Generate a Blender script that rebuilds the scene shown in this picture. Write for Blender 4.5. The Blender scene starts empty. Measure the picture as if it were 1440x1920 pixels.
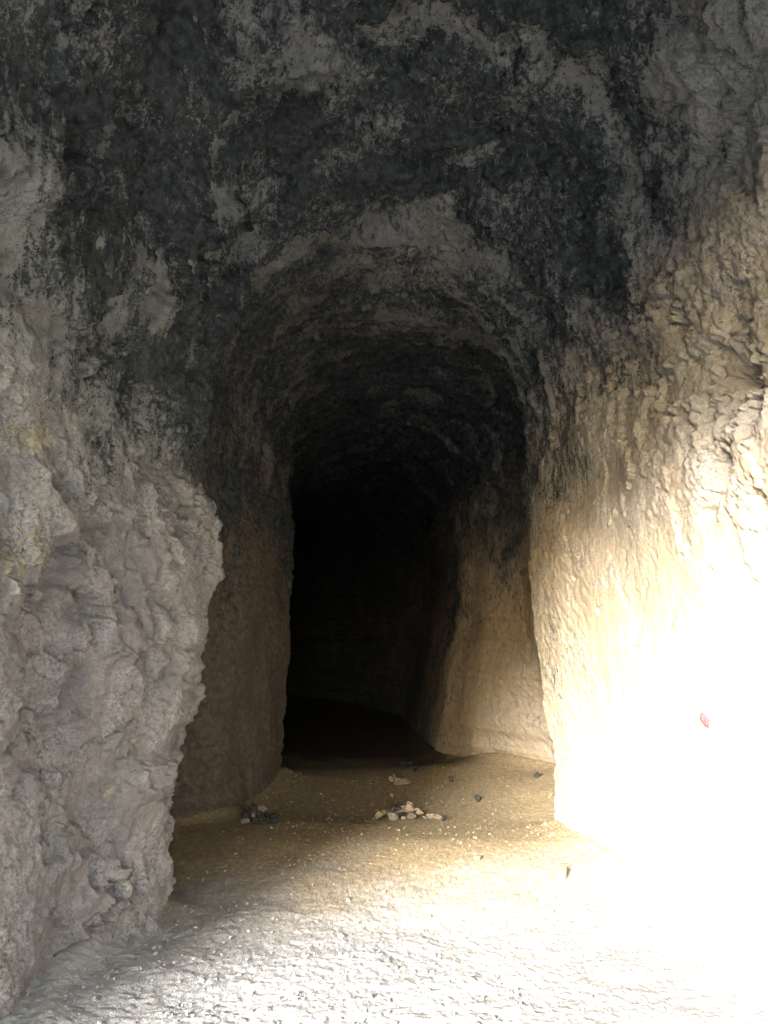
import bpy, bmesh, math, random
import numpy as np
from mathutils import Vector, Matrix

# ------------------------------------------------------------------ camera, sky, sun, exposure
scene = bpy.context.scene
C = scene.collection
PITCH = math.radians(9.1)
EYE = 1.6
LENS = 28.0
cam_d = bpy.data.cameras.new("camera")
cam = bpy.data.objects.new("camera", cam_d)
C.objects.link(cam)
cam.location = (0, 0, EYE)
cam.rotation_euler = (math.radians(90) + PITCH, 0, 0)
cam_d.sensor_fit = 'VERTICAL'
cam_d.sensor_height = 36.0
cam_d.lens = LENS
cam_d.clip_start = 0.05
cam_d.clip_end = 2000
scene.camera = cam

SUN_EL = math.radians(16.0)
SUN_AZ = math.radians(25.0)      # light travels towards +y, turned this much to +x
world = bpy.data.worlds.new("World")
scene.world = world
world.use_nodes = True
nt = world.node_tree
sky = nt.nodes.new("ShaderNodeTexSky")
sky.sky_type = 'NISHITA'
sky.sun_disc = False
sky.sun_elevation = SUN_EL
sky.sun_rotation = math.pi + SUN_AZ
sky.air_density = 1.0
sky.dust_density = 1.0
bg = nt.nodes["Background"]
nt.links.new(sky.outputs[0], bg.inputs[0])
bg.inputs[1].default_value = 0.15

sun_d = bpy.data.lights.new("sun", 'SUN')
sun = bpy.data.objects.new("sun", sun_d)
C.objects.link(sun)
sun.location = (-6, -20, 8)
sd = Vector((math.sin(SUN_AZ) * math.cos(SUN_EL), math.cos(SUN_AZ) * math.cos(SUN_EL), -math.sin(SUN_EL)))
sun.rotation_euler = sd.to_track_quat('-Z', 'Y').to_euler()
sun_d.energy = 5.0
sun_d.angle = math.radians(14)
sun_d.color = (1.0, 0.965, 0.905)

scene.view_settings.view_transform = 'Standard'
scene.view_settings.look = 'None'
scene.view_settings.exposure = 3.35
scene.view_settings.gamma = 1.0
scene.render.engine = 'CYCLES'
scene.cycles.max_bounces = 8
scene.cycles.diffuse_bounces = 4
scene.cycles.use_denoising = True
scene.cycles.use_adaptive_sampling = True
scene.cycles.adaptive_threshold = 0.03

random.seed(5)
rng = np.random.default_rng(11)

# ------------------------------------------------------------------ noise
_perm = rng.permutation(256).astype(np.int32)
_perm = np.concatenate([_perm, _perm, _perm])
_g = rng.normal(size=(256, 3)).astype(np.float32)
_g /= np.linalg.norm(_g, axis=1, keepdims=True)


def perlin(P, f, off=0.0):
    """gradient noise, about -1..1"""
    f = np.asarray(f, np.float32)
    Q = P.astype(np.float32) * f + np.float32(off)
    I = np.floor(Q).astype(np.int32)
    F = Q - I
    W = F * F * F * (F * (F * 6 - 15) + 10)
    I &= 255
    out = np.zeros(len(P), np.float32)
    for dx in (0, 1):
        ax = _perm[I[:, 0] + dx]
        wx = W[:, 0] if dx else 1 - W[:, 0]
        for dy in (0, 1):
            ay = _perm[ax + I[:, 1] + dy]
            wy = W[:, 1] if dy else 1 - W[:, 1]
            for dz in (0, 1):
                h = _perm[ay + I[:, 2] + dz]
                g = _g[h]
                d = g[:, 0] * (F[:, 0] - dx) + g[:, 1] * (F[:, 1] - dy) + g[:, 2] * (F[:, 2] - dz)
                out += wx * wy * (W[:, 2] if dz else 1 - W[:, 2]) * d
    return out * 1.55


def fbm(P, f, n=4, gain=0.5, off=0.0):
    o = np.zeros(len(P), np.float32)
    a = 1.0
    f = np.asarray(f, np.float32)
    for k in range(n):
        o += a * perlin(P, f * (2.03 ** k), off + 17.3 * k)
        a *= gain
    return o


def ridged(P, f, n=3, gain=0.5, off=0.0):
    o = np.zeros(len(P), np.float32)
    a = 1.0
    f = np.asarray(f, np.float32)
    for k in range(n):
        o += a * (1 - 2 * np.abs(perlin(P, f * (2.03 ** k), off + 9.1 * k)))
        a *= gain
    return o


_jit = rng.random((256, 3)).astype(np.float32)


def worley(P, f, off=0.0):
    """distance to the nearest scattered point (0 at the point)"""
    Q = P.astype(np.float32) * np.asarray(f, np.float32) + np.float32(off)
    I = np.floor(Q).astype(np.int32)
    F = Q - I
    best = np.full(len(P), 9.0, np.float32)
    for dx in (-1, 0, 1):
        ax = _perm[(I[:, 0] + dx) & 255]
        for dy in (-1, 0, 1):
            ay = _perm[ax + ((I[:, 1] + dy) & 255)]
            for dz in (-1, 0, 1):
                j = _jit[_perm[ay + ((I[:, 2] + dz) & 255)]]
                d = (j[:, 0] + dx - F[:, 0]) ** 2 + (j[:, 1] + dy - F[:, 1]) ** 2 + (j[:, 2] + dz - F[:, 2]) ** 2
                np.minimum(best, d, out=best)
    return np.sqrt(best)


_fd = rng.normal(size=(256, 3)).astype(np.float32)
_fd /= np.linalg.norm(_fd, axis=1, keepdims=True)


def facets(P, f, off=0.0):
    """broken rock: every cell is a tilted flat face"""
    f = np.asarray(f, np.float32) * np.ones(3, np.float32)
    Q = P.astype(np.float32) * f + np.float32(off)
    I = np.floor(Q).astype(np.int32)
    F = Q - I
    best = np.full(len(P), 9.0, np.float32)
    val = np.zeros(len(P), np.float32)
    for dx in (-1, 0, 1):
        ax = _perm[(I[:, 0] + dx) & 255]
        for dy in (-1, 0, 1):
            ay = _perm[ax + ((I[:, 1] + dy) & 255)]
            for dz in (-1, 0, 1):
                h = _perm[ay + ((I[:, 2] + dz) & 255)]
                v = _jit[h] + np.array((dx, dy, dz), np.float32) - F
                d = (v * v).sum(1)
                m = d < best
                best[m] = d[m]
                val[m] = ((v[m] * _fd[h[m]]).sum(1) + 0.5 * (_jit[h[m], 0] - 0.5))
    return val


def sstep(a, b, x):
    t = np.clip((x - a) / (b - a), 0, 1)
    return t * t * (3 - 2 * t)


def table(pts, y):
    a = np.array(pts, np.float64)
    return np.interp(y, a[:, 0], a[:, 1])


# photograph pixel (1440 x 1920) of a point, and the ray of a pixel
FPX = 1920 * LENS / 36.0
cp, sp = math.cos(PITCH), math.sin(PITCH)


def to_px(P):
    z = P[:, 2] - EYE
    dep = np.maximum(P[:, 1] * cp + z * sp, 1e-3)
    up = -P[:, 1] * sp + z * cp
    return 720 + FPX * P[:, 0] / dep, 960 - FPX * up / dep, P[:, 1] * cp + z * sp


def ray(px, py):
    a, b = (px - 720) / FPX, (960 - py) / FPX
    return np.array((a, cp - b * sp, sp + b * cp))


def on_floor(px, py, z=0.0):
    r = ray(px, py)
    t = (z - EYE) / r[2]
    return np.array((0, 0, EYE)) + r * t


# ------------------------------------------------------------------ materials
def new_mat(name):
    m = bpy.data.materials.new(name)
    m.use_nodes = True
    n = m.node_tree
    n.nodes.clear()
    out = n.nodes.new("ShaderNodeOutputMaterial")
    b = n.nodes.new("ShaderNodeBsdfPrincipled")
    b.inputs["Roughness"].default_value = 0.95
    b.inputs["Specular IOR Level"].default_value = 0.15
    n.links.new(b.outputs[0], out.inputs[0])
    return m, n, b


def noise_n(n, co, scale, detail=4, rough=0.6, dist=0.0):
    t = n.nodes.new("ShaderNodeTexNoise")
    t.inputs["Scale"].default_value = scale
    t.inputs["Detail"].default_value = detail
    t.inputs["Roughness"].default_value = rough
    t.inputs["Distortion"].default_value = dist
    n.links.new(co, t.inputs["Vector"])
    return t.outputs["Fac"]


def math_n(n, op, a, b=None, c=None, clamp=False):
    t = n.nodes.new("ShaderNodeMath")
    t.operation = op
    t.use_clamp = clamp
    for i, v in enumerate((a, b, c)):
        if v is None:
            continue
        if isinstance(v, (int, float)):
            t.inputs[i].default_value = v
        else:
            n.links.new(v, t.inputs[i])
    return t.outputs[0]


def map_n(n, v, a, b, c=0.0, d=1.0):
    t = n.nodes.new("ShaderNodeMapRange")
    t.interpolation_type = 'SMOOTHSTEP'
    n.links.new(v, t.inputs[0])
    for i, x in enumerate((a, b, c, d)):
        t.inputs[i + 1].default_value = x
    return t.outputs[0]


def mix_n(n, f, a, b, mode='MIX'):
    t = n.nodes.new("ShaderNodeMix")
    t.data_type = 'RGBA'
    t.blend_type = mode
    for s, v in ((t.inputs[0], f), (t.inputs[6], a), (t.inputs[7], b)):
        if isinstance(v, (int, float)):
            s.default_value = v
        elif isinstance(v, tuple):
            s.default_value = (*v, 1)
        else:
            n.links.new(v, s)
    return t.outputs[2]


def attr_n(n, name):
    t = n.nodes.new("ShaderNodeAttribute")
    t.attribute_name = name
    return t.outputs["Fac"]


def bump_n(n, h, strength, dist, prev=None):
    t = n.nodes.new("ShaderNodeBump")
    t.inputs["Strength"].default_value = strength
    t.inputs["Distance"].default_value = dist
    n.links.new(h, t.inputs["Height"])
    if prev is not None:
        n.links.new(prev, t.inputs["Normal"])
    return t.outputs[0]


def rock_material():
    m, n, b = new_mat("sooty_cave_rock")
    geo = n.nodes.new("ShaderNodeNewGeometry")
    co = geo.outputs["Position"]
    soot_shade = attr_n(n, "soot_shade")
    plaster = attr_n(n, "plaster")
    yellow = attr_n(n, "yellow")
    nA = noise_n(n, co, 3.2, 6, 0.62, 0.4)
    nB = noise_n(n, co, 17.0, 5, 0.68, 0.3)
    nC = noise_n(n, co, 62.0, 5, 0.75)
    nD = noise_n(n, co, 150.0, 2, 0.7)
    mp = n.nodes.new("ShaderNodeMapping")
    mp.inputs["Scale"].default_value = (1.0, 1.0, 0.28)
    n.links.new(co, mp.inputs["Vector"])
    nS = noise_n(n, mp.outputs[0], 24.0, 5, 0.7, 0.3)
    # clean rock, grey mauve to grey, with a warmer skin on the scraped wall
    grey = mix_n(n, map_n(n, nA, 0.35, 0.65), (0.165, 0.176, 0.180), (0.290, 0.306, 0.308))
    mauve = mix_n(n, map_n(n, nA, 0.35, 0.65), (0.188, 0.176, 0.180), (0.330, 0.315, 0.320))
    grey = mix_n(n, attr_n(n, "upper"), mauve, grey)
    warm = mix_n(n, map_n(n, nA, 0.3, 0.7), (0.29, 0.235, 0.155), (0.40, 0.345, 0.255))
    warm = mix_n(n, map_n(n, nS, 0.42, 0.7, 0.0, 0.35), warm, (0.19, 0.15, 0.10))
    base = mix_n(n, plaster, grey, warm)
    yl = math_n(n, 'ADD', yellow, math_n(n, 'MULTIPLY', math_n(n, 'SUBTRACT', nB, 0.5), 2.2))
    base = mix_n(n, map_n(n, yl, 0.42, 0.62), base, (0.34, 0.305, 0.235))
    base = mix_n(n, math_n(n, 'MULTIPLY', map_n(n, nC, 0.32, 0.60, 0.85, 0.0), map_n(n, nA, 0.35, 0.65, 0.25, 1.0)), base, (0.055, 0.050, 0.050))
    base = mix_n(n, map_n(n, nD, 0.6, 0.74, 0.0, 0.35), base, (0.34, 0.325, 0.31))
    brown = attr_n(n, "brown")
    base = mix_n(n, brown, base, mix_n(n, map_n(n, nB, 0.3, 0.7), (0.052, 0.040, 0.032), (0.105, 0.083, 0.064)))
    # soot on the vault, and the painted dark of the inner passage
    s1 = math_n(n, 'MULTIPLY', math_n(n, 'SUBTRACT', nS, 0.5), 2.3)
    s2 = math_n(n, 'MULTIPLY', math_n(n, 'SUBTRACT', nC, 0.5), 2.7)
    s3 = math_n(n, 'MULTIPLY', math_n(n, 'SUBTRACT', nA, 0.5), 0.8)
    st = math_n(n, 'ADD', soot_shade, math_n(n, 'ADD', s1, math_n(n, 'ADD', s2, s3)))
    sf = map_n(n, st, 0.28, 0.72, 0.0, 0.96)
    soot_shade_col = mix_n(n, map_n(n, nB, 0.3, 0.7), (0.012, 0.0155, 0.0190), (0.058, 0.071, 0.078))
    col = mix_n(n, sf, base, soot_shade_col)
    n.links.new(col, b.inputs["Base Color"])
    sm = math_n(n, 'SUBTRACT', 1.0, math_n(n, 'MULTIPLY', plaster, 0.88))
    b1 = bump_n(n, math_n(n, 'MULTIPLY', nB, sm), 0.7, 0.022)
    b2 = bump_n(n, math_n(n, 'MULTIPLY', nC, sm), 1.0, 0.02, b1)
    n.links.new(b2, b.inputs["Normal"])
    return m


def floor_material():
    m, n, b = new_mat("dusty_floor")
    geo = n.nodes.new("ShaderNodeNewGeometry")
    co = geo.outputs["Position"]
    nA = noise_n(n, co, 1.3, 5, 0.6, 0.3)
    nB = noise_n(n, co, 22.0, 5, 0.7, 0.2)
    nC = noise_n(n, co, 110.0, 3, 0.7)
    col = mix_n(n, map_n(n, nA, 0.3, 0.7), (0.222, 0.225, 0.228), (0.295, 0.300, 0.306))
    col = mix_n(n, map_n(n, nB, 0.35, 0.7, 0.45, 0.0), col, (0.18, 0.167, 0.15))
    col = mix_n(n, map_n(n, nC, 0.62, 0.78, 0.0, 0.5), col, (0.42, 0.39, 0.35))
    sx = n.nodes.new("ShaderNodeSeparateXYZ")
    n.links.new(co, sx.inputs[0])
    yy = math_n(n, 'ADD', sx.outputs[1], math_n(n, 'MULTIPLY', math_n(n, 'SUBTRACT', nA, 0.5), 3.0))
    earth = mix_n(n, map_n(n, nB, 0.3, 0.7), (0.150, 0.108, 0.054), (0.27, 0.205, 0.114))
    col = mix_n(n, map_n(n, yy, 4.2, 6.6, 0.0, 0.92), col, earth)     # pale dust by the mouth, brown earth further in, which also darkens the pillar's shadow
    col = mix_n(n, map_n(n, yy, 9.8, 11.6, 0.0, 0.9), col, (0.022, 0.019, 0.016))     # near black painted on the back floor for the dark there
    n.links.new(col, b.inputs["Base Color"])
    b1 = bump_n(n, nB, 0.7, 0.022)
    b2 = bump_n(n, nC, 0.8, 0.010, b1)
    n.links.new(b2, b.inputs["Normal"])
    return m


def stone_material(name, a, bcol, scale=30):
    m, n, b = new_mat(name)
    tc = n.nodes.new("ShaderNodeNewGeometry")
    nA = noise_n(n, tc.outputs["Position"], scale, 5, 0.65)
    n.links.new(mix_n(n, map_n(n, nA, 0.3, 0.7), a, bcol), b.inputs["Base Color"])
    nC = noise_n(n, tc.outputs["Position"], scale * 4, 4, 0.7)
    n.links.new(bump_n(n, nC, 0.6, 0.006), b.inputs["Normal"])
    return m


M_ROCK = rock_material()
M_FLOOR = floor_material()
M_PALE = stone_material("pale_limestone", (0.125, 0.096, 0.058), (0.19, 0.15, 0.095))
M_GREY = stone_material("grey_limestone", (0.10, 0.085, 0.065), (0.16, 0.137, 0.108))
M_DARK = stone_material("sooty_stone", (0.018, 0.017, 0.016), (0.045, 0.040, 0.036))
M_RED = stone_material("red_ochre", (0.16, 0.035, 0.042), (0.24, 0.07, 0.075), 60)
M_NODULE = stone_material("blue_grey_flint", (0.10, 0.105, 0.118), (0.16, 0.165, 0.178), 20)
M_WOOD = stone_material("dark_wood", (0.02, 0.015, 0.012), (0.05, 0.035, 0.025), 60)

# ------------------------------------------------------------------ the cave: a tunnel surface y (rows) by section (columns)
LEFT_LOW = [(-1.4, -4.0), (-0.6, -3.5), (0, -3.02), (1, -2.48), (2, -2.09), (3, -1.80), (3.7, -1.64), (4.6, -1.46), (5.22, -1.39),
            (5.36, -1.75), (5.6, -2.0), (6.5, -2.05), (7.1, -1.88), (7.55, -1.44), (8.6, -1.24), (9.5, -1.13), (9.65, -1.35), (10.0, -1.75),
            (12, -1.65), (16, -2.2), (20, -3.6), (27, -8.0)]
LEFT_HIGH = [(-1.4, -3.8), (-0.6, -3.3), (0, -2.82), (1, -2.31), (2, -1.95), (3, -1.66), (3.7, -1.5), (4.6, -1.30), (5.22, -1.20),
             (5.5, -1.36), (6.5, -1.45), (7.6, -1.32), (8.6, -1.17), (9.4, -1.08), (9.6, -1.2), (10.2, -1.4), (12, -1.5), (16, -2.0), (20, -3.4), (27, -7.8)]
RIGHT_LOW = [(-1.4, 4.6), (-0.6, 4.0), (0, 3.4), (1, 2.75), (2, 2.35), (3, 2.08), (4, 1.86), (5.5, 1.62), (6.6, 1.50), (7.2, 1.49),
             (7.34, 1.75), (7.6, 2.0), (8.6, 2.05), (9.2, 1.92), (9.6, 1.6), (10.2, 1.10), (11.2, 0.72), (12.4, 0.6), (16, 0.35), (20, -0.9), (27, -5.3)]
RIGHT_HIGH = [(-1.4, 4.4), (-0.6, 3.8), (0, 3.2), (1, 2.55), (2, 2.15), (3, 1.88), (4, 1.66), (5.5, 1.44), (6.6, 1.32), (7.2, 1.30),
              (7.36, 1.44), (7.7, 1.55), (8.6, 1.62), (9.3, 1.60), (10.2, 1.32), (11.2, 1.10), (12.4, 0.98), (16, 0.7), (20, -0.7), (27, -5.1)]
APEX_X = [(-1.4, -0.3), (3, -0.05), (5.4, 0.08), (9, 0.3), (12, 0.1), (16, -0.6), (20, -2.0), (27, -6.4)]
APEX_Z = [(-1.4, 3.85), (-0.6, 3.95), (0, 4.3), (1, 4.85), (2, 5.15), (3.4, 5.2), (4.6, 4.95), (5.4, 4.72), (6, 4.62), (7.5, 4.74), (9.3, 4.85),
          (9.7, 4.75), (12, 4.65), (16, 4.5), (27, 4.3)]
SPRING = [(-1.4, 2.7), (0, 2.7), (3, 2.8), (5, 3.1), (7.3, 3.55), (9.6, 3.8), (27, 3.4)]

ys = [-1.4]
while ys[-1] < 27.0:
    y = ys[-1]
    if y < 2.2:
        d = 0.05
    elif y < 14:
        d = 0.0029 * y
        if 5.15 < y < 5.7 or 7.1 < y < 7.7 or 9.4 < y < 10.0:
            d *= 0.6
    else:
        d = 0.09 + (y - 14) * 0.02
    ys.append(y + d)
ys = np.array(ys)
NU = 900
NR = len(ys)
NLW, NARC = 290, 320          # columns: left wall, arch, right wall
NRW = NU - NLW - NARC
Z_FOOT = -0.25


PILLAR = []
for qx, qy in [(320, 1690), (326, 1580), (333, 1480), (352, 1390), (390, 1335), (394, 1290), (374, 1225), (376, 1150), (402, 1060), (413, 985), (406, 945), (365, 900)]:
    r_ = ray(qx, qy)
    t_ = 5.2 / r_[1]
    z_ = EYE + r_[2] * t_
    b0 = -1.39 + (-1.20 + 1.39) * float(sstep(0.3, 2.75, np.array(z_)))
    PILLAR.append((z_, r_[0] * t_ - b0 - 0.04))
PILLAR = [(-1.0, PILLAR[0][1])] + PILLAR + [(PILLAR[-1][0] + 0.5, 0.0)]


def build_section():
    Y = np.repeat(ys, NU).reshape(NR, NU)
    u = np.arange(NU)
    X = np.zeros((NR, NU))
    Z = np.zeros((NR, NU))
    zs = table(SPRING, ys)[:, None]
    ax = table(APEX_X, ys)[:, None]
    az = table(APEX_Z, ys)[:, None]
    # wall heights
    tl = np.linspace(0, 1, NLW, endpoint=False)[None, :]
    zl = Z_FOOT + (zs - Z_FOOT) * tl
    tr = np.linspace(1, 0, NRW)[None, :]
    zr = Z_FOOT + (zs - Z_FOOT) * tr
    ta = np.linspace(0, math.pi, NARC, endpoint=False)[None, :]

    def wallx(lo, hi, z, side):
        P = np.stack([np.full(z.size, 3.0 * side), np.zeros(z.size), z.ravel()], 1)
        yw = np.repeat(ys, z.shape[1]) + 0.11 * fbm(P, (0.5, 1, 2.3), 4, 0.55) * sstep(3.2, 5.0, np.repeat(ys, z.shape[1]))
        yw = yw.reshape(z.shape)
        a, b = table(lo, yw), table(hi, yw)
        x = a + (b - a) * (sstep(0.3, 2.75, z) if side < 0 else sstep(0.0, 2.4, z))
        if side < 0:                       # the pillar's broken outline, bulge over hollow
            x = x + table(PILLAR, z) * sstep(4.2, 4.95, yw) * sstep(5.46, 5.3, yw)
        return x
    XL = wallx(LEFT_LOW, LEFT_HIGH, zl, -1)
    XR = wallx(RIGHT_LOW, RIGHT_HIGH, zr, 1)
    lh = wallx(LEFT_LOW, LEFT_HIGH, zs, -1)
    rh = wallx(RIGHT_LOW, RIGHT_HIGH, zs, 1)
    c, s = np.cos(ta), np.sin(ta)
    e = 2 / 2.25
    cc = np.sign(c) * np.abs(c) ** e
    ss = np.abs(s) ** e
    XA = np.where(c > 0, ax + (lh - ax) * cc, ax + (rh - ax) * (-cc))
    ZA = zs + (az - zs) * ss
    X[:, :NLW], Z[:, :NLW] = XL, zl
    X[:, NLW:NLW + NARC], Z[:, NLW:NLW + NARC] = XA, ZA
    X[:, NLW + NARC:], Z[:, NLW + NARC:] = XR, zr
    return np.stack([X, Y, Z], -1)


def grid_normals(G):
    du = np.gradient(G, axis=1)
    dv = np.gradient(G, axis=0)
    N = np.cross(du, dv)
    N /= np.linalg.norm(N, axis=-1, keepdims=True) + 1e-9
    return N                       # points into the tunnel (checked below)


G = build_section()
N = grid_normals(G)
mid = np.array((0.2, 0, 2.0))
k = NR // 3
if np.dot(N[k, 20], np.array((1.0, 0, 0))) < 0:
    N = -N
    FLIP = True
else:
    FLIP = False
# soften the normals so the relief does not tear at the edges
for _ in range(6):
    N[1:-1] = (N[:-2] + N[1:-1] + N[2:]) / 3
    N[:, 1:-1] = (N[:, :-2] + N[:, 1:-1] + N[:, 2:]) / 3
N /= np.linalg.norm(N, axis=-1, keepdims=True) + 1e-9

P = G.reshape(-1, 3).copy()
Nf = N.reshape(-1, 3)
xs_, ys_, zs_ = P[:, 0], P[:, 1], P[:, 2]
zrel = zs_
left = sstep(0.25, -0.5, xs_)
right = 1 - left
vault = sstep(2.6, 3.6, zs_)
inner = sstep(5.3, 6.0, ys_)
far = sstep(13, 18, ys_)

# left wall: rough lumps, ledges falling to the back; right wall: scraped smooth, with a rough rib above
lump = fbm(P, 0.95, 2, 0.5, 3.1)
mid_l = fbm(P, 4.2, 3, 0.55, 8.3)
turb = fbm(P, (2.1, 2.1, 1.5), 6, 0.47, 15.0)
grit = fbm(P, 14.0, 4, 0.72, 51.0)
warp = P + np.stack([0.10 * mid_l, 0.16 * turb, 0.12 * turb - 0.06 * mid_l], 1)
led = ridged(np.stack([warp[:, 0] * 0.7, warp[:, 1] * 0.66 + warp[:, 2] * 0.75, warp[:, 2] * 0.35 - warp[:, 1] * 0.45], 1), (0.9, 0.55, 1.7), 2, 0.45, 1.7)
led = np.where(led > 0, led, led * 0.5)
cell = worley(warp, (3.2, 3.2, 2.6), 2.0)
nod = np.clip(1 - cell * 1.4, 0, 1)
cell2 = worley(warp, (19, 19, 15), 5.0)
pit = np.clip(0.45 - cell2, 0, 1)
fine = fbm(P, 24.0, 3, 0.7, 4.4)
groove = fbm(P, (2.2, 15.0, 2.2), 3, 0.6, 6.0)            # pick marks ringing the vault
stria = fbm(P, (11.0, 11.0, 1.6), 3, 0.6, 12.0)           # upright scrapes on the walls
# plates flaked off: a crisp low scarp round each scar
fl = fbm(np.stack([xs_, ys_ * np.where(vault > 0.5, 1.5, 1.0), zs_ * 0.8], 1), 1.7, 5, 0.56, 27.0)
flake = sstep(0.10, 0.14, fl)
flake2 = sstep(0.36, 0.41, fl + 0.15 * mid_l)
near_l = left * (1 - inner)
fac = facets(warp, (2.6, 2.6, 2.0), 3.0)
fac2 = facets(warp, (8.0, 8.0, 6.0), 11.0)
fmask = sstep(-0.35, 0.25, fbm(P, 0.8, 2, 0.5, 61.0))
mask_nod = sstep(-0.1, 0.4, fbm(P, 0.9, 2, 0.5, 21.0)) * sstep(0.7, 1.6, zs_)
D = np.zeros(len(P), np.float32)
D += near_l * (0.10 * lump + 0.04 * turb + 0.075 * led * (1 - 0.6 * vault) + 0.055 * nod * mask_nod * (1 - vault) - 0.004 * pit + 0.017 * grit + 0.006 * fine - 0.05 * flake - 0.035 * flake2 + 0.008 * stria)
rib = np.exp(-(((zs_ - 2.95) / 0.7) ** 2)) * sstep(5.6, 4.5, ys_) * right
rough_r = np.clip(rib + vault, 0, 1)
near_r = right * (1 - inner * 0.6)
D += near_r * ((0.03 + 0.05 * rough_r) * lump + (0.004 + 0.046 * rough_r) * turb + 0.03 * rib * led + (0.0015 + 0.009 * rough_r) * fine + 0.0012 * stria * (1 - rib) + 0.025 * rib * nod - 0.03 * rough_r * flake - 0.007 * flake)
D += left * inner * (0.05 * lump + 0.022 * turb + 0.005 * fine + 0.006 * stria - 0.012 * flake)
D += vault * (0.03 * turb + 0.008 * fine + 0.020 * groove * sstep(4.6, 6.2, ys_) + 0.05 * lump * (1 - inner) - 0.03 * flake)
saw = np.mod((ys_ + 0.16 * turb + 0.10 * lump) / 0.42, 1.0)
saw = np.where(saw < 0.85, saw / 0.85, (1 - saw) / 0.15)
D += sstep(2.9, 3.7, zs_) * sstep(5.2, 6.0, ys_) * 0.095 * (saw - 0.5) * (0.6 + 0.8 * np.clip(mid_l, -0.5, 0.5))
D += inner * (1 - vault) * (0.012 * grit + 0.03 * turb * left)
D += near_l * fmask * (0.045 * fac + 0.012 * fac2 * sstep(-0.3, 0.3, turb)) * (1 - 0.4 * vault)
D += right * rough_r * (1 - inner) * (0.05 * fac + 0.018 * fac2)
D += vault * inner * 0.018 * fac2
D += right * inner * (1 - vault) * (0.03 * lump + 0.008 * turb)
amp = sstep(-1.4, 0.5, ys_) * 0.6 + 0.4
P += Nf * (D * amp)[:, None]

# ---- steps, pits and cracks found in the photograph, as real relief
px, py, dep = to_px(P)


def surf_at(qx, qy, tol=9):
    m = np.where((np.abs(px - qx) < tol) & (np.abs(py - qy) < tol) & (dep > 1.5))[0]
    if len(m) == 0:
        return None
    dmin = dep[m].min()
    m = m[dep[m] < dmin + 0.25]
    return m[np.argmin((px[m] - qx) ** 2 + (py[m] - qy) ** 2)]


def around(c, r):
    return np.where((np.abs(P[:, 0] - c[0]) < r) & (np.abs(P[:, 1] - c[1]) < r) & (np.abs(P[:, 2] - c[2]) < r))[0]


def dent(qx, qy, r, d, sq=1.0):
    i = surf_at(qx, qy)
    if i is None:
        return
    c = P[i].copy()
    m = around(c, r * 3)
    q = P[m] - c
    q[:, 2] *= sq
    w = np.exp(-((q ** 2).sum(1)) / (r * r) * (1 + 0.5 * fine[m]))
    P[m] -= Nf[i] * (d * w)[:, None]


def crack(pts, r, d):
    c = [P[i].copy() for i in (surf_at(*q) for q in pts) if i is not None]
    nn = [Nf[i] for i in (surf_at(*q) for q in pts) if i is not None]
    if len(c) < 2:
        return
    ctr = np.mean(c, 0)
    R = max(np.linalg.norm(np.array(c) - ctr, axis=1)) + 4 * r
    m = around(ctr, R)
    if len(m) == 0:
        return
    Q = P[m] + (0.6 * r) * np.stack([mid_l[m], fine[m], mid_l[m]], 1)
    best = np.full(len(m), 9.0)
    for a, b in zip(c[:-1], c[1:]):
        ab = b - a
        t = np.clip(((Q - a) @ ab) / (ab @ ab + 1e-9), 0, 1)
        best = np.minimum(best, np.linalg.norm(Q - a - t[:, None] * ab, axis=1))
    w = np.exp(-(best / r) ** 2)
    P[m] -= np.mean(nn, 0) * (d * w)[:, None]


# lower vault starts with a broken step
for qx, qy, r, d, sq in [(1340, 880, .10, .10, 1), (1400, 720, .12, .10, 1), (1420, 950, .06, .08, .6), (1120, 1145, .03, .03, 1), (1080, 1313, .02, .035, 1), (1190, 1216, .02, .03, 1),
                         (1030, 1390, .015, .02, 1), (1230, 1290, .015, .02, 1), (1075, 1085, .02, .02, 1), (1060, 1010, .02, .02, 1), (1150, 590, .10, .05, 1),
                         (1010, 600, .16, .16, 1), (450, 880, .10, .10, 1), (430, 1120, .12, .08, .5), (845, 1462, .02, .05, 1), (60, 1110, .07, .06, 1), (180, 620, .1, .06, .5)]:
    dent(qx, qy, r, d, sq)
crack([(1440, 700), (1395, 800), (1340, 870), (1325, 960)], .05, .09)
crack([(1330, 560), (1390, 640), (1440, 660)], .04, .06)
crack([(985, 1040), (965, 1080), (945, 1190), (935, 1240)], .012, .03)
crack([(1000, 290), (1100, 330), (1200, 350)], .07, .09)
crack([(1040, 540), (1150, 620), (1180, 600)], .05, .06)
crack([(100, 900), (190, 1010), (250, 1120), (280, 1260)], .04, .11)
crack([(0, 1010), (60, 1075), (150, 1120), (185, 1190)], .03, .08)
crack([(200, 960), (270, 1050), (300, 1180), (270, 1290), (262, 1420)], .03, .08)
crack([(60, 900), (120, 990), (140, 1060)], .05, -.07)
crack([(170, 1090), (200, 1170), (215, 1230)], .05, -.07)
crack([(230, 1230), (255, 1330), (250, 1420)], .045, -.05)
crack([(215, 560), (250, 660), (230, 760)], .05, .10)
crack([(330, 480), (345, 600), (380, 700)], .05, .09)
crack([(60, 1280), (90, 1400), (60, 1520)], .03, .05)
crack([(220, 1560), (235, 1640), (215, 1700)], .025, .05)
crack([(30, 1170), (110, 1220), (170, 1330)], .035, .08)
crack([(330, 960), (300, 1100), (330, 1150)], .035, .08)
crack([(130, 20), (110, 120), (160, 260)], .09, .09)
crack([(640, 660), (560, 740), (500, 880)], .02, .02)
# broken step where the lower vault begins
step_pts = [(500, 690), (560, 570), (640, 480), (740, 418), (860, 455), (960, 520), (1060, 590)]
crack(step_pts, .07, -.05)
px, py, dep = to_px(P)

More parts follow.
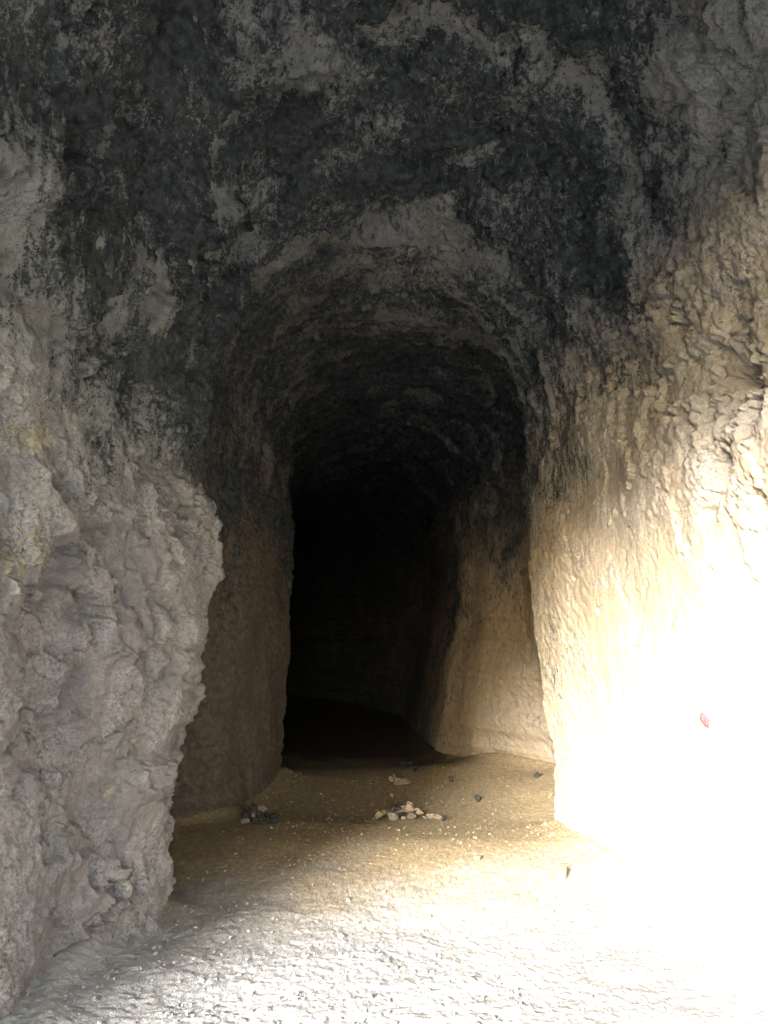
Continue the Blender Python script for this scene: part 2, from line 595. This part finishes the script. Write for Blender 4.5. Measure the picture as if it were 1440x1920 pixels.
# ---- soot: black on the vault, worn off in patches; clean rock below, with the dark of the inner passage painted in
wob = fbm(P, 0.8, 4, 0.55, 31.0)
line_l = 2.55 + 0.10 * (5.0 - np.clip(ys_, 2, 9)) * 0.6
line_r = 3.75 - 0.45 * np.clip(ys_ - 4.0, -1, 2.9)
line = left * line_l + right * line_r
soft = 1 + 1.3 * right * inner
soot_shade = sstep(-0.55, 0.75, (zs_ - line) / soft + 0.42 * wob)
deep_shade = sstep(5.4, 6.3, ys_) * (0.15 * left + 0.10 * right) + 0.35 * sstep(9.3, 11.0, ys_) * left + 1.0 * sstep(11.0, 13.4, ys_ + 0.5 * wob)  # blackening that paints the gloom of the inner passage into the colour
soot_shade = np.clip(soot_shade * 0.98 + 0.04 + deep_shade * (0.9 + 0.5 * wob), 0, 1.15)
soot_shade -= 0.5 * vault * sstep(4.9, 5.6, ys_) * sstep(10.5, 8, ys_) * sstep(0.55, 0.95, saw) * sstep(-0.3, 0.35, turb)
soot_shade -= 0.22 * vault * sstep(4.9, 5.6, ys_) * sstep(9.5, 7.5, ys_)
soot_shade -= (0.22 * flake + 0.30 * flake2) * soot_shade
soot_shade -= 0.18 * sstep(0.1, 0.6, fbm(P, 2.6, 3, 0.5, 44.0)) * soot_shade


def blob(qx, qy, rx, ry, amount, arr):
    """a worn or yellow patch centred where the pixel meets the rock; radii in metres along y and across"""
    i = surf_at(qx, qy, 12)
    if i is None:
        return
    c = P[i]
    q = P - c
    w = np.exp(-((q[:, 0] / rx) ** 2 + (q[:, 1] / ry) ** 2 + (q[:, 2] / rx) ** 2) * (1 + 0.7 * mid_l + 0.4 * fine))
    arr += amount * w


for qx, qy, rx, ry, a in [(600, 120, .26, .2, -.5), (640, 160, .18, .18, -.4), (540, 30, .18, .2, -.5), (30, 340, .22, .22, -1.0), (285, 530, .14, .18, -.9),
                          (300, 590, .10, .15, -.6), (450, 390, .12, .15, -.6), (465, 120, .12, .12, -.5), (720, 240, .15, .12, -.5), (640, 290, .12, .12, -.45),
                          (740, 440, .25, .10, -.45), (620, 510, .25, .10, -.45), (860, 470, .3, .10, -.45), (560, 570, .15, .2, -.5), (800, 520, .5, .3, -.40),
                          (750, 600, .45, .3, -.42), (880, 640, .4, .3, -.45), (1060, 680, .16, .25, -.45), (1130, 800, .14, .3, -.4), (560, 690, .14, .3, -.5),
                          (470, 780, .2, .4, -.6), (520, 850, .2, .5, -.5), (1160, 110, .2, .3, -.35), (980, 100, .35, .3, -.3), (1250, 120, .3, .3, -.3), (1400, 160, .45, .5, -.55),
                          (1000, 380, .3, .2, -.25), (1310, 500, .3, .4, -.5), (1400, 330, .25, .3, -.45), (60, 640, .3, .3, -.4), (700, 400, .2, .12, -.3), (950, 700, .3, .4, -.3),
                          (210, 120, .12, .2, -.35), (60, 120, .3, .3, -.25), (230, 340, .09, .1, -.3), (130, 230, .2, .25, .3), (380, 640, .3, .3, .3), (740, 350, .4, .2, .25)]:
    blob(qx, qy, rx, ry, a, soot_shade)
soot_shade = np.clip(soot_shade - 0.07, 0, 1.1).astype(np.float32)

plaster = (right * (0.15 + 0.85 * sstep(3.1, 1.7, zs_ + 0.3 * wob))).astype(np.float32)
plaster = np.maximum(plaster, 0.30 * inner * left * (1 - vault))
brown = np.clip(sstep(5.35, 6.2, ys_ + 0.3 * wob) * 0.92 * left + 0.42 * right * sstep(7.15, 7.7, ys_) + 0.85 * sstep(11.2, 13.0, ys_ + 0.4 * wob), 0, 0.95) * (1 - 0.35 * vault)  # browner inner rock, toned dark to carry the passage's shade as well
upper = sstep(1.9, 3.2, zs_ + 0.4 * wob)
yellow = np.zeros(len(P))  # yellow stone spots, some painting warm sunlit highlights on the bumps
for qx, qy, r in [(20, 1050, .10), (60, 1030, .12), (190, 1150, .09), (240, 1390, .12), (95, 840, .12), (320, 860, .10), (250, 1250, .06), (170, 1560, .07), (140, 1690, .06),
                  (30, 830, .12), (340, 930, .06), (400, 1010, .06), (320, 1130, .05), (210, 1480, .06), (20, 1500, .06), (150, 800, .08)]:
    blob(qx, qy, r, r * 1.2, .44, yellow)
yellow = np.clip(yellow, 0, 0.8).astype(np.float32)

G = P.reshape(NR, NU, 3)
N = grid_normals(G)
if FLIP:
    N = -N


def grid_faces(r0, r1, c0, c1):
    nr, nc = r1 - r0, c1 - c0
    idx = np.arange(nr * nc).reshape(nr, nc)
    a, b, c, d = idx[:-1, :-1], idx[:-1, 1:], idx[1:, 1:], idx[1:, :-1]
    f = np.stack([a, b, c, d], -1).reshape(-1, 4)
    return f[:, ::-1] if FLIP else f


def mesh_np(name, V, F, mat, attrs=None, normals=None, parent=None):
    me = bpy.data.meshes.new(name)
    V = np.ascontiguousarray(V, np.float32)
    k = F.shape[1]
    me.vertices.add(len(V))
    me.vertices.foreach_set("co", V.ravel())
    me.loops.add(F.size)
    me.loops.foreach_set("vertex_index", np.ascontiguousarray(F, np.int32).ravel())
    me.polygons.add(len(F))
    me.polygons.foreach_set("loop_start", np.arange(0, F.size, k, dtype=np.int32))
    me.polygons.foreach_set("use_smooth", np.ones(len(F), bool))
    me.update(calc_edges=True)
    for n_, v in (attrs or {}).items():
        at = me.attributes.new(n_, 'FLOAT', 'POINT')
        at.data.foreach_set("value", np.ascontiguousarray(v, np.float32))
    if normals is not None:
        me.normals_split_custom_set_from_vertices(np.ascontiguousarray(normals, np.float32))
    me.materials.append(mat)
    o = bpy.data.objects.new(name, me)
    C.objects.link(o)
    if parent:
        o.parent = parent
    return o


def cave_piece(name, c0, c1, label):
    V = G[:, c0:c1].reshape(-1, 3)
    ids = np.arange(NR * NU).reshape(NR, NU)[:, c0:c1].ravel()
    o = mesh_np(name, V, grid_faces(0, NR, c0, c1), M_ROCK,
                {"soot_shade": soot_shade[ids], "plaster": plaster[ids], "yellow": yellow[ids], "brown": brown[ids], "upper": upper[ids]}, N.reshape(-1, 3)[ids])
    o["kind"] = "structure"
    o["label"] = label
    o["category"] = "rock"
    return o


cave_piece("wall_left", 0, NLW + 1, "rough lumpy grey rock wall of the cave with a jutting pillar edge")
cave_piece("ceiling", NLW, NLW + NARC + 1, "sooty blackened rock vault of the cave with flaked pale patches")
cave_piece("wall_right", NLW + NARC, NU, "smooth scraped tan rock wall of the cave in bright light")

# back wall closing the passage, painted black for the darkness at the end
end = G[-1]
ctr = end.mean(0)
ctr[2] = Z_FOOT
rings = [end + (ctr - end) * t + np.array((0, 0.9 * math.sin(t * 1.57), 0)) for t in np.linspace(0, 1.0, 14)]
E = np.array(rings)
sh = E.shape
Ef = E.reshape(-1, 3)
Ef = Ef + (0.08 * fbm(Ef, 1.5, 3))[:, None] * np.array((0, -1, 0)) * np.repeat(np.linspace(0, 1, 14) ** 0.5, NU)[:, None]
idx = np.arange(sh[0] * sh[1]).reshape(sh[0], sh[1])
Fb = np.stack([idx[:-1, :-1], idx[:-1, 1:], idx[1:, 1:], idx[1:, :-1]], -1).reshape(-1, 4)
o = mesh_np("wall_back", Ef, Fb[:, ::-1] if FLIP else Fb, M_ROCK, {"soot_shade": np.full(len(Ef), 1.), "plaster": np.zeros(len(Ef)), "yellow": np.zeros(len(Ef)), "brown": np.zeros(len(Ef)), "upper": np.zeros(len(Ef))})
o["kind"] = "structure"

# cliff round the mouth, behind the camera
mouth = G[0][::6]
ctr = np.array((0, -1.4, 1.2))
rings = []
for t, yy in [(1.0, 0.0), (1.08, -0.12), (1.3, -0.2), (1.8, -0.1), (2.6, 0.2), (4.0, 0.9), (6.0, 2.5), (7.0, 8.0), (7.2, 30.0)]:
    r = ctr + (mouth - ctr) * np.array((t, 1, t))
    r[:, 1] += yy
    r[:, 2] = np.maximum(r[:, 2], -0.3)
    rings.append(r)
E = np.array(rings)
sh = E.shape
Ef = E.reshape(-1, 3)
w = np.repeat(np.array([0, .3, .6, 1, 1, 1, 1, 1, 1.]), sh[1])
Ef = Ef + (fbm(Ef, 0.7, 4) * 0.25 * w)[:, None] * np.array((0.2, -1, 0.3))
idx = np.arange(sh[0] * sh[1]).reshape(sh[0], sh[1])
Fb = np.stack([idx[:-1, :-1], idx[:-1, 1:], idx[1:, 1:], idx[1:, :-1]], -1).reshape(-1, 4)
o = mesh_np("cliff", Ef, Fb if FLIP else Fb[:, ::-1], M_ROCK, {"soot_shade": np.zeros(len(Ef)), "plaster": np.full(len(Ef), .5), "yellow": np.zeros(len(Ef)), "brown": np.zeros(len(Ef)), "upper": np.zeros(len(Ef))})
o["kind"] = "structure"

# ------------------------------------------------------------------ the ground, one sheet from the horizon into the tunnel
gy = [-400, -200, -100, -50, -25, -12, -6, -3, -1.5, -.5, 0.3, 1.0, 1.6, 2.1, 2.5]
while gy[-1] < 13:
    gy.append(gy[-1] + 0.00135 * gy[-1] ** 1.55 + 0.0012)
gy += list(np.linspace(13.1, 30, 60)) + [60, 150, 400]
gy = np.array(gy)
gx = np.concatenate([[-400, -150, -60, -25, -12, -7, -4.5], np.linspace(-3.2, -2.1, 40), np.linspace(-2.09, 2.3, 620), np.linspace(2.31, 3.4, 40), [4.5, 7, 12, 25, 60, 150, 400]])
XX, YY = np.meshgrid(gx, gy)
GP = np.stack([XX.ravel(), YY.ravel(), np.zeros(XX.size)], 1)


def floor_h(Q):
    x, y = Q[:, 0], Q[:, 1]
    on = sstep(-1.5, 1.0, y) * sstep(28, 20, y) * sstep(9, 4.5, np.abs(x))
    Q0 = np.stack([x, y, np.zeros(len(x))], 1)
    h = 0.022 * perlin(Q0, 0.75, 2.5) + 0.014 * perlin(Q0, (1.0, 2.1, 1), 7.5)
    h = h + 0.040 * np.sin((y - 5.5 + 0.25 * x + 0.4 * perlin(Q0, 0.5, 9.5)) * 2 * math.pi / 3.3) * sstep(3.6, 5.0, y) * sstep(11.5, 9.5, y)
    # earth banked against the foot of the walls
    dl = x - table(LEFT_LOW, y)
    dr = table(RIGHT_LOW, y) - x
    h += 0.11 * np.exp(-np.clip(dl, 0, 9) / 0.16) + 0.10 * np.exp(-np.clip(dr, 0, 9) / 0.2)
    # a bank of fallen earth in the widening behind the right corner
    h += 0.10 * sstep(0.7, 1.7, x) * sstep(7.4, 8.8, y) * sstep(12, 10, y)
    h += 0.10 * np.exp(-((x - 0.9) / 0.9) ** 2 - ((y - 9.9) / 0.45) ** 2)
    return h * on, on


h, on = floor_h(GP)
det = 0.0085 * fbm(GP, (4.5, 4.0, 1), 5, 0.62, 3.0) + 0.0052 * fbm(GP, (24.0, 24.0, 1), 4, 0.75, 9.0)
wl = worley(GP, (26, 30, 1), 1.0)
det += 0.016 * np.clip(0.5 - wl, 0, 1) * sstep(-0.2, 0.5, fbm(GP, 1.7, 2, 0.5, 2.0))
wl2 = worley(GP, (11, 13, 1), 7.0)
det += 0.030 * np.clip(0.30 - wl2, 0, 1) * sstep(0.0, 0.5, fbm(GP, 1.1, 2, 0.5, 14.0))
rough = 0.35 + 0.65 * sstep(7.5, 4.5, GP[:, 1])
# small terraces of washed silt at the foot of the left wall
dl = GP[:, 0] - table(LEFT_LOW, GP[:, 1])
tz = 0.5 + 0.5 * np.sin((dl * 26 + GP[:, 1] * 9 + 2.0 * fbm(GP, 2.2, 2, 0.5, 6.0)))
det += 0.022 * tz ** 3 * np.exp(-(np.clip(dl, 0, 9) / 0.28) ** 2) * sstep(3.0, 3.8, GP[:, 1]) * sstep(5.4, 4.9, GP[:, 1])
GP[:, 2] = h + det * on * rough
idx = np.arange(XX.size).reshape(XX.shape)
Fg = np.stack([idx[:-1, :-1], idx[:-1, 1:], idx[1:, 1:], idx[1:, :-1]], -1).reshape(-1, 4)
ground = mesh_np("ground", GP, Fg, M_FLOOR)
ground["kind"] = "structure"
ground["label"] = "dusty pale earth floor of the cave with small stones"


def floor_z(x, y):
    return float(floor_h(np.array([[x, y, 0.0]]))[0][0])


def floor_point(qx, qy):
    p = on_floor(qx, qy)
    for _ in range(4):
        p = on_floor(qx, qy, floor_z(p[0], p[1]))
    return p


# ------------------------------------------------------------------ stones
def hull_mesh(name, pts, mat, rough=0.0, smooth=False):
    bm = bmesh.new()
    for p in pts:
        bm.verts.new(p)
    r = bmesh.ops.convex_hull(bm, input=bm.verts)
    loose = {e for e in list(r["geom_interior"]) + list(r["geom_unused"]) if isinstance(e, bmesh.types.BMVert)}
    bmesh.ops.delete(bm, geom=list(loose), context='VERTS')
    bmesh.ops.recalc_face_normals(bm, faces=bm.faces)
    if rough > 0:
        bmesh.ops.bevel(bm, geom=list(bm.edges), offset=0.05, segments=1, affect='EDGES', clamp_overlap=True)
        bmesh.ops.triangulate(bm, faces=bm.faces)
        bmesh.ops.subdivide_edges(bm, edges=[e for e in bm.edges if e.calc_length() > 0.35], cuts=1)
        V = np.array([v.co for v in bm.verts], np.float32)
        d = fbm(V, 1.6, 3, 0.55, random.random() * 50) * rough
        for v, dd in zip(bm.verts, d):
            v.co *= 1 + float(dd)
    me = bpy.data.meshes.new(name)
    bm.to_mesh(me)
    bm.free()
    me.materials.append(mat)
    for p in me.polygons:
        p.use_smooth = smooth
    return me


def stone_pts(n=16, box=0.55):
    out = []
    for _ in range(n):
        v = np.array([random.gauss(0, 1) for _ in range(3)])
        v /= max(np.abs(v).max(), np.linalg.norm(v) * (1 - box * 0.4))
        out.append(v * random.uniform(0.8, 1.0))
    return out


def put_stone(x, y, w, d, h, mat, label, name="stone", group=None, rz=None, tilt=0.2, sink=0.12, z=None, rough=0.10, cat="stone"):
    me = hull_mesh(name, stone_pts(), mat, rough)
    V = np.array([v.co for v in me.vertices])
    R = np.array(Matrix.Rotation(random.uniform(-tilt, tilt), 3, 'X') @ Matrix.Rotation(random.uniform(-tilt, tilt), 3, 'Y'))
    V = (V * np.array((w, d, h)) * 0.5) @ R.T
    zmin = V[:, 2].min()
    V[:, 2] -= zmin + sink * h
    me.vertices.foreach_set("co", V.astype(np.float32).ravel())
    me.update()
    o = bpy.data.objects.new(name, me)
    C.objects.link(o)
    o.location = (x, y, floor_z(x, y) if z is None else z)
    o.rotation_euler.z = random.uniform(0, 6.28) if rz is None else rz
    o["label"] = label
    o["category"] = cat
    if group:
        o["group"] = group
    return o


def px_m(p):
    return (p[1] * cp + (p[2] - EYE) * sp) / FPX


# heap in the middle of the floor: pixel of the foot, width and height in pixels, lift in pixels
heap = [(711, 1536, 26, 18, 0, 'P', "pale rounded stone at the end of the small heap on the floor"),
        (736, 1538, 24, 20, 0, 'G', "dark brown block in the front row of the small stone heap"),
        (757, 1537, 14, 15, 0, 'P', "narrow pale chip wedged in the front row of the stone heap"),
        (772, 1537, 20, 16, 0, 'G', "brown stone under the upright pale slab of the stone heap"),
        (769, 1527, 19, 27, 9, 'P', "tall pale upright slab topping the small stone heap"),
        (786, 1533, 20, 18, 2, 'P', "pale wedge leaning on the tall slab of the stone heap"),
        (752, 1526, 26, 13, 11, 'G', "flat brown stone lying on top of the small stone heap"),
        (735, 1521, 18, 9, 10, 'G', "flat brown chip lying on the block of the small heap"), (746, 1514, 22, 9, 14, 'D', "blackened stone at the back of the small stone heap"),
        (797, 1536, 10, 8, 0, 'G', "small brown chip in the gap between two pale stones of the heap"), (807, 1535, 15, 16, 0, 'P', "pale pointed stone just beside the small stone heap"),
        (821, 1538, 19, 14, 0, 'P', "pale flat stone lying apart at the end of the heap"),
        (832, 1540, 9, 11, 0, 'D', "little blackened stone closing the end of the small heap"), (722, 1526, 16, 10, 6, 'G', "brown chip resting on the pale rounded stone of the heap"), (700, 1537, 9, 7, 0, 'G', "tiny brown chip lying clear of the pale rounded stone"), (780, 1520, 12, 9, 8, 'D', "blackened chip behind the tall upright slab of the heap")]
MM = {'P': M_PALE, 'G': M_GREY, 'D': M_DARK}
for qx, qy, w, h, lift, c, lab in heap:
    p = floor_point(qx, qy + lift * 0.0)
    s = px_m(p)
    if lift:
        p = floor_point(qx, 1532)
        z = floor_z(p[0], p[1]) + (1532 - qy) * 0.0 + lift * s * 0.55
        p[1] += 0.05
    else:
        z = None
    put_stone(p[0], p[1] + w * s * 0.4, w * s * 1.05, w * s * 0.9, h * s * 0.85, MM[c],
              lab, "stone", "stones of the small heap on the floor", z=z, rz=random.uniform(-.4, .4), tilt=0.35)

# dark heap by the foot of the left wall behind the pillar
for k in range(13):
    qx, qy = 462 + (k % 5) * 13 + random.uniform(-4, 4), 1546 - (k // 5) * 13 + random.uniform(-3, 3)
    p = floor_point(qx, 1545 - (k // 5) * 3)
    s = px_m(p)
    lift = (k // 5) * 8 * s
    put_stone(p[0], p[1], random.uniform(15, 24) * s, random.uniform(14, 20) * s, random.uniform(11, 17) * s, M_DARK if k % 6 else M_GREY,
              "sooty stone of the dark heap against the wall behind the pillar", "stone", "stones of the dark heap behind the pillar",
              z=floor_z(p[0], p[1]) + lift, tilt=0.4)

# squared blocks at the foot of the far wall and single stones
single = [(754, 1474, 38, 13, 'G', "squared brown block lying at the foot of the far dark wall", "stone_block"),
          (735, 1468, 15, 14, 'G', "small squared block set behind the longer block by the dark wall", "stone_block"),
          (784, 1449, 22, 10, 'D', "black flat stone on the earth bank above the squared block", "stone"),
          (762, 1438, 24, 9, 'D', "dark stone half lost in shadow behind the squared blocks", "stone"),
          (845, 1468, 8, 14, 'D', "little dark upright stone on the ledge under the tan wall", "stone"),
          (1008, 1470, 14, 11, 'D', "dark stone tucked in the angle behind the right rock corner", "stone"),
          (896, 1504, 11, 15, 'D', "thin dark stone standing alone on the earth bank", "stone"),
          (895, 1614, 14, 10, 'P', "pale pebble lying alone in front of the bright wall corner", "pebble"),
          (735, 1494, 8, 6, 'P', "tiny pale pebble lying behind the small stone heap", "pebble"),
          (1052, 1648, 34, 32, 'P', "large angular pale stone on the glaring floor beside the right wall", "stone"),
          (787, 1690, 9, 7, 'P', "small pale pebble in the sunny band of the floor", "pebble"),
          (720, 1676, 9, 6, 'G', "small brown pebble at the edge of the sunny floor band", "pebble"),
          (1035, 1712, 10, 6, 'G', "small grey pebble on the glaring floor near the angular stone", "pebble"),
          (885, 1845, 20, 12, 'G', "grey pebble on the pale gravelly floor by the mouth", "pebble"),
          ]
for qx, qy, w, h, c, lab, nm in single:
    p = floor_point(qx, qy)
    s = px_m(p)
    put_stone(p[0], p[1] + w * s * 0.3, w * s, w * s * (0.6 if nm == "stone_block" else 0.85), h * s * 1.12, MM[c], lab, nm, tilt=0.12 if nm == "stone_block" else 0.3,
              rz=random.uniform(-.25, .25), cat="pebble" if nm == "pebble" else "stone")

# gravel strewn over the floor, beyond counting
gv, gf = [], []
base = []
for k in range(8):
    me = hull_mesh("tmp", stone_pts(9), M_PALE)
    base.append((np.array([v.co for v in me.vertices]), [tuple(p.vertices) for p in me.polygons]))
    bpy.data.meshes.remove(me)
n0 = 0
for k in range(7500):
    y = 2.9 + 7.0 * random.random() ** 3.0
    x = random.uniform(-1.75, 1.95)
    l, r = float(table(LEFT_LOW, y)), float(table(RIGHT_LOW, y))
    foot = k % 3 == 0
    if foot:
        x = l + 0.03 + abs(random.gauss(0, 0.14)) if k % 2 else r - 0.03 - abs(random.gauss(0, 0.12))
    if not (l + 0.02 < x < r - 0.02):
        continue
    sz = 0.003 + 0.012 * random.random() ** 3 + (0.014 * random.random() if random.random() < (0.10 if foot else 0.012) else 0)
    Vb, Fb_ = base[k % 8]
    a = random.uniform(0, 6.28)
    Rm = np.array(((math.cos(a), -math.sin(a), 0), (math.sin(a), math.cos(a), 0), (0, 0, 1)))
    gv.append((x, y, sz, a, k % 8, random.uniform(.6, 1), random.uniform(.45, .8)))
arr = np.array([(g[0], g[1], 0.0) for g in gv])
hz, onz = floor_h(arr)
VV, FF = [], []
for (x, y, sz, a, b_, q1, q2), z in zip(gv, hz):
    Vb, Fb_ = base[b_]
    Rm = np.array(((math.cos(a), -math.sin(a), 0), (math.sin(a), math.cos(a), 0), (0, 0, 1)))
    VV.append((Vb * np.array((1, q1, q2)) * sz) @ Rm.T + np.array((x, y, z + sz * 0.25 + 0.002)))
    FF += [tuple(i + n0 for i in f) for f in Fb_]
    n0 += len(Vb)
me = bpy.data.meshes.new("gravel")
me.from_pydata(np.concatenate(VV).tolist(), [], FF)
me.materials.append(M_FLOOR)
o = bpy.data.objects.new("gravel", me)
C.objects.link(o)
o["kind"] = "stuff"
o["label"] = "fine pale gravel strewn over the dusty cave floor"
o["category"] = "gravel"


# ------------------------------------------------------------------ small things on the walls
def wall_frame(qx, qy):
    i = surf_at(qx, qy, 12)
    n = N.reshape(-1, 3)[i]
    return Vector(P[i]), Vector(n).normalized()


# red lump on the bright wall
c, n = wall_frame(1325, 1348)
s = px_m(np.array(c))
me = hull_mesh("red_stone", stone_pts(22), M_RED, 0.15, True)
o = bpy.data.objects.new("red_stone", me)
C.objects.link(o)
o.scale = (8 * s, 16 * s, 13 * s)
o.location = c + n * 0.006
o["label"] = "small reddish pebble stuck in the glaring right wall"
o["category"] = "pebble"

# short dark peg in the left wall under the vault
c, n = wall_frame(451, 801)
s = px_m(np.array(c))
bm = bmesh.new()
R = Vector((1, 0.15, 0.04)).to_track_quat('Z', 'Y').to_matrix().to_4x4()
L = 16 * s * 1.3
prev = None
for t, r in [(0, .5), (0.04, .9), (.3, 1.0), (.7, .92), (.96, .8), (1.0, .4)]:
    ring = [bm.verts.new(c + n * 0.015 + (R @ Vector((math.cos(a) * r * 0.009, math.sin(a) * r * 0.009 + 0.002 * math.sin(t * 5), (t - .5) * L)))) for a in [i * math.pi / 4 for i in range(8)]]
    if prev:
        for i in range(8):
            bm.faces.new((prev[i], prev[(i + 1) % 8], ring[(i + 1) % 8], ring[i]))
    else:
        bm.faces.new(ring[::-1])
    prev = ring
bm.faces.new(prev)
me = bpy.data.meshes.new("wooden_peg")
bm.to_mesh(me)
bm.free()
me.materials.append(M_WOOD)
o = bpy.data.objects.new("wooden_peg", me)
C.objects.link(o)
o["label"] = "short dark wooden peg lodged in the brown wall below the vault"
o["category"] = "peg"

# smooth blue-grey nodule bulging from the rough wall
c, n = wall_frame(14, 955)
bm = bmesh.new()
bmesh.ops.create_icosphere(bm, subdivisions=4, radius=1.0)
V = np.array([v.co for v in bm.verts], np.float32)
d = 0.28 * fbm(V, (0.9, 0.9, 1.5), 2, 0.4, 3.3) + 0.10 * ridged(V, (1.2, 1.2, 2.0), 1, 0.5, 8.0)
s = px_m(np.array(c))
for v, k_ in zip(bm.verts, d):
    v.co = Vector((v.co.x * 22 * s, v.co.y * 26 * s, v.co.z * 42 * s)) * (1 + float(k_))
me = bpy.data.meshes.new("rock_nodule")
bm.to_mesh(me)
bm.free()
for p in me.polygons:
    p.use_smooth = True
me.materials.append(M_NODULE)
o = bpy.data.objects.new("rock_nodule", me)
C.objects.link(o)
o.location = c - n * 0.05
o["label"] = "smooth blue grey stone nodule bulging from the rough left wall"
o["category"] = "stone"
